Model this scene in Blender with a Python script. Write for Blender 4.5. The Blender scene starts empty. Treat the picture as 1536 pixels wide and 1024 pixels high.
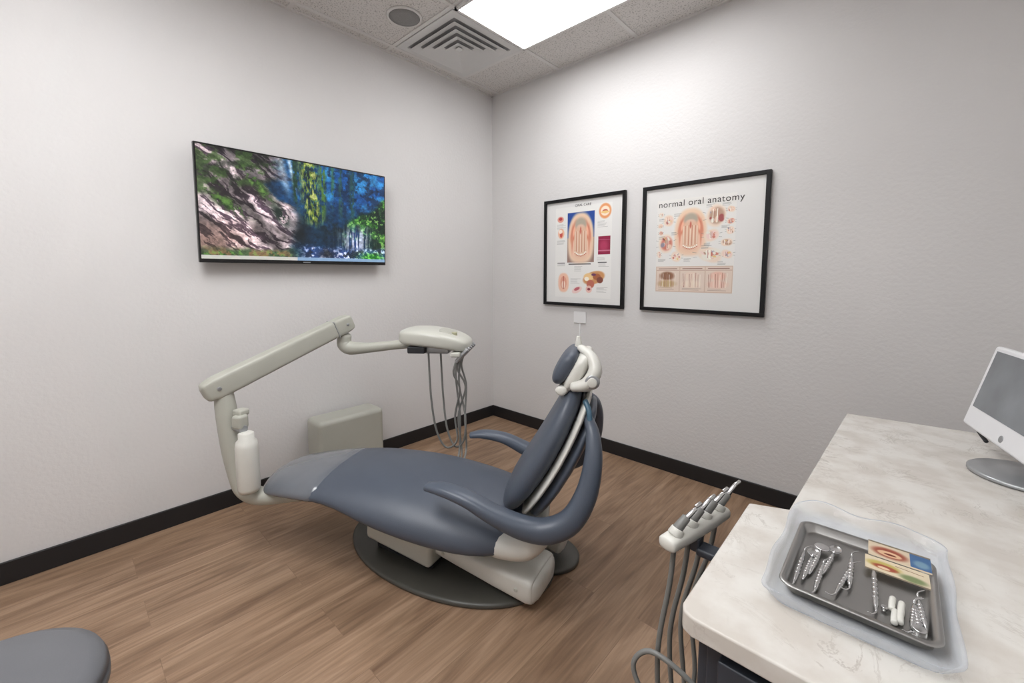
import bpy, bmesh, math, random
import numpy as np
from mathutils import Vector, Matrix
random.seed(3); np.random.seed(3)
sc = bpy.context.scene

# ---------------------------------------------------------------- helpers
def lin(c):
    return tuple(((x/255)/12.92 if x/255 <= .04045 else (((x/255)+.055)/1.055)**2.4) for x in c)

def new_mat(name):
    m = bpy.data.materials.new(name); m.use_nodes = True
    nt = m.node_tree
    return m, nt, nt.nodes['Principled BSDF']

def pmat(name, rgb, rough=.5, metal=0, var=.06, scale=12, bump=0, bscale=200, coat=0, spec=.5):
    m, nt, b = new_mat(name)
    c = lin(rgb)
    b.inputs['Roughness'].default_value = rough
    b.inputs['Metallic'].default_value = metal
    b.inputs['Coat Weight'].default_value = coat
    b.inputs['Specular IOR Level'].default_value = spec
    tc = nt.nodes.new('ShaderNodeTexCoord')
    n = nt.nodes.new('ShaderNodeTexNoise'); n.inputs['Scale'].default_value = scale; n.inputs['Detail'].default_value = 4
    nt.links.new(tc.outputs['Object'], n.inputs['Vector'])
    r = nt.nodes.new('ShaderNodeValToRGB')
    r.color_ramp.elements[0].position = .3; r.color_ramp.elements[1].position = .7
    r.color_ramp.elements[0].color = (*[x*(1-var) for x in c], 1)
    r.color_ramp.elements[1].color = (*[min(1, x*(1+var)) for x in c], 1)
    nt.links.new(n.outputs['Fac'], r.inputs['Fac'])
    nt.links.new(r.outputs['Color'], b.inputs['Base Color'])
    if bump:
        n2 = nt.nodes.new('ShaderNodeTexNoise'); n2.inputs['Scale'].default_value = bscale; n2.inputs['Detail'].default_value = 3
        nt.links.new(tc.outputs['Object'], n2.inputs['Vector'])
        bp = nt.nodes.new('ShaderNodeBump'); bp.inputs['Strength'].default_value = bump; bp.inputs['Distance'].default_value = .003
        nt.links.new(n2.outputs['Fac'], bp.inputs['Height'])
        nt.links.new(bp.outputs['Normal'], b.inputs['Normal'])
    return m

def link(o):
    sc.collection.objects.link(o); return o

def empty(name, loc):
    e = bpy.data.objects.new(name, None); e.location = loc; e.empty_display_size = .1
    return link(e)

def adopt(o, par):
    if par is not None:
        o.parent = par
        o.matrix_parent_inverse = Matrix.Translation(par.location).inverted()
    return o

def mesh_obj(name, verts, faces, mat, par=None, smooth=True, sub=0):
    me = bpy.data.meshes.new(name)
    me.from_pydata([tuple(v) for v in verts], [], faces)
    bm = bmesh.new(); bm.from_mesh(me)
    bmesh.ops.recalc_face_normals(bm, faces=bm.faces); bm.to_mesh(me); bm.free()
    if mat: me.materials.append(mat)
    for p in me.polygons: p.use_smooth = smooth
    o = link(bpy.data.objects.new(name, me))
    if sub:
        s = o.modifiers.new('sub', 'SUBSURF'); s.levels = sub; s.render_levels = sub
    return adopt(o, par)

def loft(name, rings, mat, par=None, sub=0, cap=True, smooth=True, closed=False):
    n = len(rings[0]); V = []; F = []
    for r in rings: V += list(r)
    for i in range(len(rings)-1 + (1 if closed else 0)):
        a = i*n; b = ((i+1) % len(rings))*n
        for j in range(n):
            k = (j+1) % n
            F.append((a+j, a+k, b+k, b+j))
    if cap and not closed:
        F.append(tuple(range(n))); F.append(tuple(range((len(rings)-1)*n, len(rings)*n)))
    return mesh_obj(name, V, F, mat, par, smooth, sub)

def catmull(P, k=6):
    P = [Vector(p) for p in P]
    if len(P) < 3: return P
    Q = [2*P[0]-P[1]] + P + [2*P[-1]-P[-2]]
    out = []
    for i in range(1, len(Q)-2):
        p0, p1, p2, p3 = Q[i-1:i+3]
        for j in range(k):
            t = j/k
            out.append(.5*((2*p1)+(p2-p0)*t+(2*p0-5*p1+4*p2-p3)*t*t+(3*p1-p0-3*p2+p3)*t**3))
    out.append(Q[-2]); return out

def sweep(name, pts, rad, mat, par=None, n=12, side=None, k=6, power=2.0):
    C = catmull(pts, k)
    m = len(C)
    if not isinstance(rad, (list,)): rad = [rad]*len(pts)
    R = []
    for i in range(m):
        f = i/(m-1)*(len(pts)-1); a = min(int(f), len(pts)-2); t = f-a
        r0, r1 = rad[a], rad[a+1]
        r0 = r0 if isinstance(r0, tuple) else (r0, r0); r1 = r1 if isinstance(r1, tuple) else (r1, r1)
        R.append((r0[0]*(1-t)+r1[0]*t, r0[1]*(1-t)+r1[1]*t))
    rings = []; sprev = None
    for i in range(m):
        t = (C[min(i+1, m-1)]-C[max(i-1, 0)]).normalized()
        if side is not None:
            sv = Vector(side)
        else:
            sv = sprev if sprev is not None else (Vector((0, 0, 1)) if abs(t.z) < .9 else Vector((1, 0, 0)))
        sv = (sv - sv.dot(t)*t).normalized(); sprev = sv
        o = t.cross(sv)
        ring = []
        for j in range(n):
            a = 2*math.pi*j/n; ca, sa = math.cos(a), math.sin(a)
            x = math.copysign(abs(ca)**(2/power), ca); y = math.copysign(abs(sa)**(2/power), sa)
            ring.append(C[i] + sv*x*R[i][0] + o*y*R[i][1])
        rings.append(ring)
    def endring(ring, c, t, f, off):
        return [c + (p-c)*f + t*off for p in ring]
    t0 = (C[0]-C[1]).normalized(); t1 = (C[-1]-C[-2]).normalized()
    r0 = min(R[0]); r1 = min(R[-1])
    rings = [endring(rings[0], C[0], t0, .5, r0*.35), endring(rings[0], C[0], t0, .85, r0*.2)] + rings + \
            [endring(rings[-1], C[-1], t1, .85, r1*.2), endring(rings[-1], C[-1], t1, .5, r1*.35)]
    return loft(name, rings, mat, par)

def rbox(name, c, size, mat, par=None, rz=0, rot=None, bev=.01, seg=3, taper=None):
    bm = bmesh.new(); bmesh.ops.create_cube(bm, size=1)
    for v in bm.verts:
        s = 1
        if taper and v.co.z > 0: s = taper
        v.co = Vector((v.co.x*size[0]*s, v.co.y*size[1]*s, v.co.z*size[2]))
    if bev: bmesh.ops.bevel(bm, geom=bm.edges[:], offset=bev, segments=seg, profile=.5, affect='EDGES')
    M = Matrix.Translation(c) @ (rot if rot is not None else Matrix.Rotation(rz, 4, 'Z'))
    bm.transform(M)
    me = bpy.data.meshes.new(name); bm.to_mesh(me); bm.free()
    me.materials.append(mat)
    for p in me.polygons: p.use_smooth = bool(bev)
    o = link(bpy.data.objects.new(name, me))
    if bev: o.modifiers.new('wn', 'WEIGHTED_NORMAL')
    return adopt(o, par)

def cyl(name, p1, p2, r1, mat, par=None, r2=None, n=28, bev=.15):
    p1 = Vector(p1); p2 = Vector(p2); r2 = r1 if r2 is None else r2
    t = (p2-p1).normalized(); s = (Vector((0, 0, 1)) if abs(t.z) < .9 else Vector((1, 0, 0)))
    s = (s-s.dot(t)*t).normalized(); o = t.cross(s)
    def ring(c, r): return [c + s*math.cos(2*math.pi*j/n)*r + o*math.sin(2*math.pi*j/n)*r for j in range(n)]
    b1 = min(r1*bev, (p2-p1).length*.3); b2 = min(r2*bev, (p2-p1).length*.3)
    rings = [ring(p1, r1-b1), ring(p1+t*b1*.3, r1-b1*.3), ring(p1+t*b1, r1), ring(p2-t*b2, r2), ring(p2-t*b2*.3, r2-b2*.3), ring(p2, r2-b2)]
    return loft(name, rings, mat, par)

def lathe(name, c, prof, mat, par=None, n=40):
    rings = [[Vector((c[0]+r*math.cos(2*math.pi*j/n), c[1]+r*math.sin(2*math.pi*j/n), c[2]+z)) for j in range(n)] for r, z in prof]
    return loft(name, rings, mat, par)

def rrect(cx, cy, hx, hy, r, z, seg=6):
    pts = []
    for q, (sx, sy) in enumerate([(1, 1), (-1, 1), (-1, -1), (1, -1)]):
        for i in range(seg+1):
            a = math.pi/2*q + math.pi/2*i/seg
            pts.append([cx+sx*(hx-r)+r*math.cos(a), cy+sy*(hy-r)+r*math.sin(a), z])
    return [Vector(p) for p in pts]

# ---------------------------------------------------------------- raster painter (vertex colours on flat real surfaces)
def vnoise(U, V, fx, fy, seed):
    rs = np.random.RandomState(seed); g = rs.rand(int(fy)+3, int(fx)+3)
    x = np.clip(U, 0, 1)*fx; y = np.clip(V, 0, 1)*fy
    xi = x.astype(int); yi = y.astype(int); tx = x-xi; ty = y-yi
    tx = tx*tx*(3-2*tx); ty = ty*ty*(3-2*ty)
    return (g[yi, xi]*(1-tx)+g[yi, xi+1]*tx)*(1-ty)+(g[yi+1, xi]*(1-tx)+g[yi+1, xi+1]*tx)*ty
def fbm(U, V, fx, fy, seed, o=5):
    s = 0; a = .5; t = 0
    for i in range(o):
        s = s+a*vnoise(U, V, fx, fy, seed+i); t += a; a *= .6; fx *= 2; fy *= 2
    return s/t
def sstep(a, b, x):
    t = np.clip((x-a)/(b-a), 0, 1); return t*t*(3-2*t)

class Canvas:
    def __init__(s, W, H, bg):
        s.W, s.H = W, H
        u = np.linspace(0, 1, W); v = np.linspace(0, 1, H)
        s.U, s.V = np.meshgrid(u, v); s.a = np.zeros((H, W, 3)); s.a[:] = np.array(bg)/255.
    def mix(s, m, c):
        c = np.array(c)/255. if not isinstance(c, np.ndarray) else c
        s.a = s.a*(1-m[..., None]) + c*m[..., None]
    def ell(s, cx, cy, rx, ry, c, rot=0, soft=.12, p=2, alpha=1):
        dx = s.U-cx; dy = s.V-cy; cr, sr = math.cos(rot), math.sin(rot)
        x = (dx*cr+dy*sr)/rx; y = (-dx*sr+dy*cr)/ry
        s.mix(alpha*(1-sstep(1-soft, 1+soft, (np.abs(x)**p+np.abs(y)**p)**(1/p))), c)
    def rect(s, x0, y0, x1, y1, c):
        s.mix(((s.U >= x0) & (s.U <= x1) & (s.V >= y0) & (s.V <= y1)).astype(float), c)
    def line(s, x0, y0, x1, y1, w, c):
        dx, dy = x1-x0, y1-y0; t = np.clip(((s.U-x0)*dx+(s.V-y0)*dy)/(dx*dx+dy*dy+1e-9), 0, 1)
        d = np.hypot(s.U-x0-t*dx, s.V-y0-t*dy); s.mix(1-sstep(w*.6, w*1.2, d), c)
    def obj(s, name, org, uv, vv, mat, par):
        P = (np.array(org)[None, None]+s.U[..., None]*np.array(uv)+s.V[..., None]*np.array(vv)).reshape(-1, 3)
        W, H = s.W, s.H
        idx = np.arange(W*H).reshape(H, W)
        F = np.stack([idx[:-1, :-1], idx[1:, :-1], idx[1:, 1:], idx[:-1, 1:]], -1).reshape(-1, 4)
        me = bpy.data.meshes.new(name); me.from_pydata(P.tolist(), [], F.tolist())
        ca = me.color_attributes.new('paint', 'FLOAT_COLOR', 'POINT')
        a = np.clip(s.a, 0, 1); l = np.where(a <= .04045, a/12.92, ((a+.055)/1.055)**2.4)
        buf = np.ones((W*H, 4), dtype=np.float32); buf[:, :3] = l.reshape(-1, 3)
        ca.data.foreach_set('color', buf.ravel())
        me.materials.append(mat)
        return adopt(link(bpy.data.objects.new(name, me)), par)

def paint_mat(name, emit=0, rough=.4):
    m, nt, b = new_mat(name)
    at = nt.nodes.new('ShaderNodeAttribute'); at.attribute_name = 'paint'
    b.inputs['Roughness'].default_value = rough
    if emit:
        b.inputs['Base Color'].default_value = (.01, .01, .01, 1)
        nt.links.new(at.outputs['Color'], b.inputs['Emission Color']); b.inputs['Emission Strength'].default_value = emit
    else:
        nt.links.new(at.outputs['Color'], b.inputs['Base Color'])
    return m

# ---------------------------------------------------------------- materials
M_white = pmat('white_plastic', (212, 211, 204), .35, var=.02)
M_offw = pmat('offwhite_enamel', (192, 192, 183), .35, var=.02, coat=.2)
M_sage = pmat('grey_green_enamel', (174, 174, 164), .4, var=.02)
M_blue = pmat('slate_vinyl', (74, 81, 93), .42, var=.04, bump=.12, bscale=500)
M_bluearm = pmat('slate_arm_urethane', (78, 86, 99), .38, var=.03)
M_cover = pmat('toe_cover_vinyl', (100, 104, 111), .22, var=.05, coat=.5)
M_plate = pmat('base_plate_grey', (76, 75, 70), .4, var=.04)
M_dark = pmat('dark_rubber', (32, 34, 38), .5)
M_black = pmat('black_gloss', (14, 14, 15), .3, var=.02)
M_frame = pmat('black_frame_wood', (13, 13, 15), .45, spec=.3)
M_base = pmat('baseboard_vinyl', (28, 27, 29), .5, var=.04)
M_steel = pmat('steel', (205, 205, 205), .22, metal=1, var=.03)
M_traymetal = pmat('tray_steel', (168, 167, 165), .32, metal=1, var=.04)
M_hose = pmat('grey_hose', (120, 120, 117), .4)
M_alu = pmat('silver_plastic', (165, 167, 169), .3, metal=.6)
M_cab = pmat('cabinet_slate', (50, 55, 64), .45, var=.04)
M_stool = pmat('stool_vinyl', (98, 99, 103), .45, var=.03, bump=.1, bscale=500)
M_teal = pmat('teal_trim', (64, 96, 116), .4)
M_plate_w = pmat('switch_plate_white', (228, 228, 228), .4, var=.01)
M_wall = pmat('painted_wall', (214, 212, 211), .75, var=.03, scale=1.3, bump=.45, bscale=60, spec=.3)

def floor_mat():
    m, nt, b = new_mat('wood_planks'); N = nt.nodes; L = nt.links
    tc = N.new('ShaderNodeTexCoord')
    mp = N.new('ShaderNodeMapping'); mp.inputs['Rotation'].default_value = (0, 0, math.pi/2); L.new(tc.outputs['Object'], mp.inputs['Vector'])
    br = N.new('ShaderNodeTexBrick'); br.inputs['Scale'].default_value = 1; br.inputs['Brick Width'].default_value = 1.22
    br.inputs['Row Height'].default_value = .18; br.inputs['Mortar Size'].default_value = .001; br.inputs['Mortar Smooth'].default_value = .3
    br.offset = .37
    br.inputs['Color1'].default_value = (0, 0, 0, 1); br.inputs['Color2'].default_value = (1, 1, 1, 1); br.inputs['Mortar'].default_value = (.5, .5, .5, 1)
    L.new(mp.outputs['Vector'], br.inputs['Vector'])
    off = N.new('ShaderNodeVectorMath'); off.operation = 'SCALE'; off.inputs['Scale'].default_value = 7.0
    L.new(br.outputs['Color'], off.inputs[0])
    add = N.new('ShaderNodeVectorMath'); add.operation = 'ADD'; L.new(mp.outputs['Vector'], add.inputs[0]); L.new(off.outputs[0], add.inputs[1])
    m2 = N.new('ShaderNodeMapping'); m2.inputs['Scale'].default_value = (.8, 6.5, 1); L.new(add.outputs[0], m2.inputs['Vector'])
    g = N.new('ShaderNodeTexNoise'); g.inputs['Scale'].default_value = 1.6; g.inputs['Detail'].default_value = 9; g.inputs['Roughness'].default_value = .6; g.inputs['Distortion'].default_value = 1.3
    L.new(m2.outputs[0], g.inputs['Vector'])
    sn = N.new('ShaderNodeMath'); sn.operation = 'MULTIPLY'; sn.inputs[1].default_value = 60
    gl = N.new('ShaderNodeTexNoise'); gl.inputs['Scale'].default_value = .9; gl.inputs['Detail'].default_value = 1.5; gl.inputs['Distortion'].default_value = .5; L.new(m2.outputs[0], gl.inputs['Vector'])
    L.new(gl.outputs['Fac'], sn.inputs[0])
    si = N.new('ShaderNodeMath'); si.operation = 'SINE'; L.new(sn.outputs[0], si.inputs[0])
    ms = N.new('ShaderNodeMapRange'); ms.inputs['From Min'].default_value = -1; ms.inputs['To Min'].default_value = -.035; ms.inputs['To Max'].default_value = .035; L.new(si.outputs[0], ms.inputs['Value'])
    ad = N.new('ShaderNodeMath'); ad.operation = 'ADD'; L.new(g.outputs['Fac'], ad.inputs[0]); L.new(ms.outputs[0], ad.inputs[1])
    m3 = N.new('ShaderNodeMapping'); m3.inputs['Scale'].default_value = (3, 110, 1); L.new(add.outputs[0], m3.inputs['Vector'])
    g2 = N.new('ShaderNodeTexNoise'); g2.inputs['Scale'].default_value = 1; g2.inputs['Detail'].default_value = 5; L.new(m3.outputs[0], g2.inputs['Vector'])
    r = N.new('ShaderNodeValToRGB'); cr = r.color_ramp
    cr.elements[0].position = .28; cr.elements[0].color = (*lin((114, 89, 70)), 1)
    cr.elements[1].position = .72; cr.elements[1].color = (*lin((168, 140, 116)), 1)
    e = cr.elements.new(.5); e.color = (*lin((146, 119, 96)), 1)
    L.new(ad.outputs[0], r.inputs['Fac'])
    mx = N.new('ShaderNodeMixRGB'); mx.blend_type = 'OVERLAY'; mx.inputs['Fac'].default_value = .36
    L.new(r.outputs[0], mx.inputs[1]); L.new(g2.outputs['Fac'], mx.inputs[2])
    hs = N.new('ShaderNodeMixRGB'); hs.blend_type = 'MULTIPLY'; hs.inputs['Fac'].default_value = .3
    mr = N.new('ShaderNodeMapRange'); mr.inputs['To Min'].default_value = .82; mr.inputs['To Max'].default_value = 1.0
    L.new(br.outputs['Color'], mr.inputs['Value'])
    L.new(mx.outputs[0], hs.inputs[1]); L.new(mr.outputs[0], hs.inputs[2])
    mo = N.new('ShaderNodeMixRGB'); mo.inputs[2].default_value = (*lin((100, 78, 62)), 1)
    fm = N.new('ShaderNodeMath'); fm.operation = 'MULTIPLY'; fm.inputs[1].default_value = .4
    L.new(br.outputs['Fac'], fm.inputs[0]); L.new(fm.outputs[0], mo.inputs['Fac']); L.new(hs.outputs[0], mo.inputs[1])
    L.new(mo.outputs[0], b.inputs['Base Color'])
    b.inputs['Roughness'].default_value = .42; b.inputs['Specular IOR Level'].default_value = .35
    bp = N.new('ShaderNodeBump'); bp.inputs['Strength'].default_value = .12; bp.inputs['Distance'].default_value = .002
    L.new(g2.outputs['Fac'], bp.inputs['Height']); L.new(bp.outputs[0], b.inputs['Normal'])
    return m
M_floor = floor_mat()

def ceil_mat():
    m, nt, b = new_mat('ceiling_tile'); N = nt.nodes; L = nt.links
    tc = N.new('ShaderNodeTexCoord')
    n = N.new('ShaderNodeTexNoise'); n.inputs['Scale'].default_value = 120; n.inputs['Detail'].default_value = 3; L.new(tc.outputs['Object'], n.inputs['Vector'])
    r = N.new('ShaderNodeValToRGB'); r.color_ramp.elements[0].position = .34; r.color_ramp.elements[0].color = (*lin((166, 163, 160)), 1)
    r.color_ramp.elements[1].position = .46; r.color_ramp.elements[1].color = (*lin((216, 213, 210)), 1)
    L.new(n.outputs['Fac'], r.inputs['Fac']); L.new(r.outputs[0], b.inputs['Base Color']); b.inputs['Roughness'].default_value = .9
    bp = N.new('ShaderNodeBump'); bp.inputs['Strength'].default_value = .3; bp.inputs['Distance'].default_value = .002
    L.new(r.outputs[0], bp.inputs['Height']); L.new(bp.outputs[0], b.inputs['Normal'])
    return m
M_ceil = ceil_mat()

def quartz_mat():
    m, nt, b = new_mat('quartz_counter'); N = nt.nodes; L = nt.links
    tc = N.new('ShaderNodeTexCoord')
    n = N.new('ShaderNodeTexNoise'); n.inputs['Scale'].default_value = 8; n.inputs['Detail'].default_value = 9; n.inputs['Roughness'].default_value = .68; n.inputs['Distortion'].default_value = 1.0
    L.new(tc.outputs['Object'], n.inputs['Vector'])
    s = N.new('ShaderNodeMath'); s.operation = 'SUBTRACT'; s.inputs[1].default_value = .5; L.new(n.outputs['Fac'], s.inputs[0])
    a = N.new('ShaderNodeMath'); a.operation = 'ABSOLUTE'; L.new(s.outputs[0], a.inputs[0])
    mr = N.new('ShaderNodeMapRange'); mr.inputs['From Max'].default_value = .018; mr.inputs['To Min'].default_value = 1; mr.inputs['To Max'].default_value = 0; L.new(a.outputs[0], mr.inputs['Value'])
    n2 = N.new('ShaderNodeTexNoise'); n2.inputs['Scale'].default_value = 9; n2.inputs['Detail'].default_value = 5; L.new(tc.outputs['Object'], n2.inputs['Vector'])
    m2 = N.new('ShaderNodeMapRange'); m2.inputs['From Min'].default_value = .42; m2.inputs['From Max'].default_value = .66; m2.inputs['To Max'].default_value = .6; L.new(n2.outputs['Fac'], m2.inputs['Value'])
    mm = N.new('ShaderNodeMath'); mm.operation = 'MULTIPLY'; L.new(mr.outputs[0], mm.inputs[0]); L.new(m2.outputs[0], mm.inputs[1])
    n3 = N.new('ShaderNodeTexNoise'); n3.inputs['Scale'].default_value = 14; n3.inputs['Detail'].default_value = 8; L.new(tc.outputs['Object'], n3.inputs['Vector'])
    r3 = N.new('ShaderNodeValToRGB'); r3.color_ramp.elements[0].position = .36; r3.color_ramp.elements[0].color = (*lin((200, 194, 186)), 1)
    r3.color_ramp.elements[1].position = .6; r3.color_ramp.elements[1].color = (*lin((215, 212, 206)), 1); L.new(n3.outputs['Fac'], r3.inputs['Fac'])
    mx = N.new('ShaderNodeMixRGB'); L.new(mm.outputs[0], mx.inputs['Fac']); L.new(r3.outputs[0], mx.inputs[1])
    mx.inputs[2].default_value = (*lin((158, 149, 139)), 1)
    L.new(mx.outputs[0], b.inputs['Base Color']); b.inputs['Roughness'].default_value = .25
    return m
M_quartz = quartz_mat()

def emit_mat(name, col, st):
    m, nt, b = new_mat(name)
    b.inputs['Base Color'].default_value = (.8, .8, .8, 1)
    b.inputs['Emission Color'].default_value = (*col, 1); b.inputs['Emission Strength'].default_value = st
    return m
M_light = emit_mat('light_diffuser', (.985, .99, 1.0), 10)
M_added_light = emit_mat('added_rear_diffuser', (.985, .99, 1.0), 13.5)  # brighter glow for the added panels behind the camera

def clear_mat():
    m, nt, b = new_mat('clear_plastic')
    b.inputs['Base Color'].default_value = (.60, .65, .72, 1); b.inputs['Roughness'].default_value = .06
    b.inputs['Specular IOR Level'].default_value = .9
    lw = nt.nodes.new('ShaderNodeLayerWeight'); lw.inputs['Blend'].default_value = .3
    mr = nt.nodes.new('ShaderNodeMapRange'); mr.inputs['To Min'].default_value = .05; mr.inputs['To Max'].default_value = .7
    nt.links.new(lw.outputs['Facing'], mr.inputs['Value']); nt.links.new(mr.outputs[0], b.inputs['Alpha'])
    return m
M_clear = clear_mat()
M_paint = paint_mat('printed_paper')
M_screen = paint_mat('tv_picture', emit=1.1, rough=.25)

# ---------------------------------------------------------------- room
RX, RY, RH = 3.0, -4.1, 2.74
T = .1
def slab(name, lo, hi, mat):
    c = [(a+b)/2 for a, b in zip(lo, hi)]; s = [b-a for a, b in zip(lo, hi)]
    return rbox(name, c, s, mat, bev=0)
slab('floor', (-T, RY-T, -T), (RX+T, T, 0), M_floor)
slab('ceiling', (-T, RY-T, RH), (RX+T, T, RH+T), M_ceil)
slab('wall_west', (-T, RY, 0), (0, T, RH), M_wall)
slab('wall_north', (0, 0, 0), (RX+T, T, RH), M_wall)
slab('wall_east', (RX, RY, 0), (RX+T, 0, RH), M_wall)
slab('wall_south', (-T, RY-T, 0), (RX+T, RY, RH), M_wall)
rbox('baseboard_west', (.006, RY/2, .047), (.012, -RY, .094), M_base, bev=.003, seg=2)
rbox('baseboard_north', (RX/2+.006, -.006, .047), (RX-.012, .012, .094), M_base, bev=.003, seg=2)
rbox('baseboard_south', (RX/2, RY+.006, .047), (RX-.03, .012, .094), M_base, bev=.003, seg=2)
gx = [.09+.61*i for i in range(5)]; gy = [-.385-.61*i for i in range(7)]
V = []; F = []
def addbox(V, F, lo, hi):
    b = len(V)
    for z in (lo[2], hi[2]):
        V += [(lo[0], lo[1], z), (hi[0], lo[1], z), (hi[0], hi[1], z), (lo[0], hi[1], z)]
    F += [(b, b+1, b+2, b+3), (b+4, b+5, b+6, b+7), (b, b+1, b+5, b+4), (b+1, b+2, b+6, b+5), (b+2, b+3, b+7, b+6), (b+3, b, b+4, b+7)]
for x in gx: addbox(V, F, (x-.012, RY, RH-.006), (x+.012, 0, RH+.001))
for y in gy: addbox(V, F, (0, y-.012, RH-.005), (RX, y+.012, RH+.001))
addbox(V, F, (0, RY, RH-.007), (.018, 0, RH+.001)); addbox(V, F, (0, -.018, RH-.007), (RX, 0, RH+.001))
M_grid = pmat('ceiling_grid_white', (218, 216, 214), .5, var=.01)
mesh_obj('trim_ceiling_grid', V, F, M_grid, smooth=False)

def fixture(x0, y0, x1, y1, mat, nm='ceiling_light_panel'):
    e = empty(nm, ((x0+x1)/2, (y0+y1)/2, RH-.01))
    z = RH-.012
    rbox('diffuser', ((x0+x1)/2, (y0+y1)/2, z), (x1-x0-.03, y1-y0-.03, .008), mat, e, bev=0)
    for i, (c, s) in enumerate([(((x0+x1)/2, y0+.008, z), (x1-x0, .016, .016)), (((x0+x1)/2, y1-.008, z), (x1-x0, .016, .016)),
                 ((x0+.008, (y0+y1)/2, z), (.016, y1-y0, .016)), ((x1-.008, (y0+y1)/2, z), (.016, y1-y0, .016))]):
        rbox('rim_%d' % i, c, s, M_grid, e, bev=0)
fixture(.702, -.983, 1.908, -.397, M_light)
fixture(.702, -2.813, 1.908, -2.227, M_added_light)  # unseen panel added behind the camera to brighten the room
fixture(1.312, -3.42, 2.518, -2.84, M_added_light)  # second unseen panel, also added for brightness

# air vent
e = empty('air_vent', (.395, -.69, RH-.01))
cx, cy = .395, -.69
M_vent = pmat('vent_white', (212, 212, 211), .45, var=.01)
M_ventshade = pmat('vent_gap_shade', (150, 150, 151), .7)  # darker grey stands in for shade between the louvres
rbox('gap_shade_plate', (cx, cy, RH-.003), (.5, .5, .004), M_ventshade, e, bev=0)  # flat backing plate, gap shade put into its colour
def vframe(nm, a, w, z0, z1, th=.003):
    rings = [rrect(cx, cy, aa, aa, .004, zz, seg=1) for aa, zz in [(a, z0), (a-w, z1), (a-w-th, z1+.001), (a-th, z0+.004)]]
    loft(nm, rings, M_vent, e, smooth=False, closed=True)
loft('flange', [rrect(cx, cy, aa, aa, .004, zz, seg=1) for aa, zz in [(.288, RH-.001), (.288, RH-.008), (.240, RH-.010), (.235, RH-.002)]], M_vent, e, smooth=False, closed=True)
for i in range(4):
    vframe('louvre_%d' % i, .228-.054*i, .046, RH-.022, RH-.006)
rbox('centre_plate', (cx, cy, RH-.014), (.04, .04, .004), M_vent, e, bev=0)
# speaker
e = empty('ceiling_speaker', (.42, -1.12, RH-.01))
M_spk = pmat('speaker_grille', (134, 133, 132), .6, var=.2, scale=400)
lathe('bezel', (.42, -1.12, RH-.012), [(.09, .012), (.1, .012), (.1, .004), (.094, 0), (.088, .002), (.086, .01)], M_grid, e)
lathe('grille', (.42, -1.12, RH-.012), [(.088, .012), (.088, .004), (.05, .001), (.01, 0)], M_spk, e)

# wall plate + conduit
e = empty('wall_switch_plate', (.91, -.004, .94))
rbox('plate', (.91, -.005, .945), (.105, .008, .085), M_plate_w, e, bev=.003)
cyl('wire_conduit', (.91, -.005, .90), (.91, -.005, .10), .004, M_plate_w, e)

# ---------------------------------------------------------------- TV
W, H = 560, 315
c = Canvas(W, H, (12, 38, 62)); U, Vv = c.U, c.V
n1 = fbm(U, Vv, 6, 5, 11); n2 = fbm(U, Vv, 14, 10, 22); n3 = fbm(U, Vv, 60, 36, 33, 4); n4 = fbm(U, Vv, 26, 16, 99, 4)
c.mix(sstep(.35, .65, n1), (12, 54, 90))
sk = sstep(.3, .5, U)*sstep(.70, .2, Vv+.25*(n1-.5))
c.mix(sk*.9, (16, 82, 156))
c.mix(sk*sstep(.42, .66, n2)*.75, (56, 146, 206))
c.mix(sk*sstep(.56, .44, n4)*.75, (8, 34, 62))
c.mix(np.exp(-((U-.37-.12*Vv)/.02)**2)*sstep(.45, .1, Vv)*.95, (190, 216, 242))
c.mix(np.exp(-((U-.42-.1*Vv)/.010)**2)*sstep(.42, .1, Vv)*.9, (205, 226, 244))
th = math.radians(38); asp = 16/9.
X = U*asp; Y = Vv
a_ = (X*math.cos(th)+Y*math.sin(th)); b_ = (-X*math.sin(th)+Y*math.cos(th))
wv = b_+.12*(n1-.5)+.03*(n2-.5)
st = fbm(np.clip(a_/2.2, 0, 1), np.clip((wv+1.2)/2.4, 0, 1), 18, 90, 44, 4)
st2 = fbm(np.clip(a_/2.2, 0, 1), np.clip((wv+1.2)/2.4, 0, 1), 7, 18, 144, 3)
tone = sstep(.40, .54, st)
lt = np.array((206, 186, 190))/255.; dk = np.array((72, 56, 68))/255.; br_ = np.array((180, 134, 116))/255.
rc = lt*tone[..., None]+dk*(1-tone)[..., None]
rc = rc*(.5+.75*sstep(.34, .6, st2)[..., None])
q_ = sstep(.32, .08, U)*sstep(.55, .8, Vv)*.5
rc = rc*(1-q_[..., None])+br_*q_[..., None]*(.5+.5*tone[..., None])
rock = sstep(-.03, .03, Vv+.14*(n2-.5)-(.02+(U-.04)*1.1))*sstep(.49, .42, U+.14*(n1-.5))
topr = sstep(.42, .30, U+.2*(n2-.5))*sstep(.0, .06, .42-Vv*.9-U*.5+.1*(n1-.5))
c.a = c.a*(1-topr[..., None]*.95)+(rc*.6)*topr[..., None]*.95
c.a = c.a*(1-rock[..., None])+rc*rock[..., None]
c.mix(topr*sstep(.48, .6, n2)*.8, (56, 84, 38)); c.mix(topr*sstep(.5, .62, n4)*.5, (24, 34, 22))
def moss(x, y, rx, ry, rot, col, lo=.4):
    dx = (U-x)*asp; dy = Vv-y; cr, sr = math.cos(rot), math.sin(rot)
    m = np.exp(-((dx*cr+dy*sr)/rx)**2-((-dx*sr+dy*cr)/ry)**2)
    c.mix(np.clip(m*1.4, 0, 1)*sstep(lo, lo+.16, n4*.5+n3*.5), col)
moss(.12, .50, .16, .045, .55, (34, 54, 26), .36); moss(.12, .48, .14, .035, .55, (84, 120, 54), .44)
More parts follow.
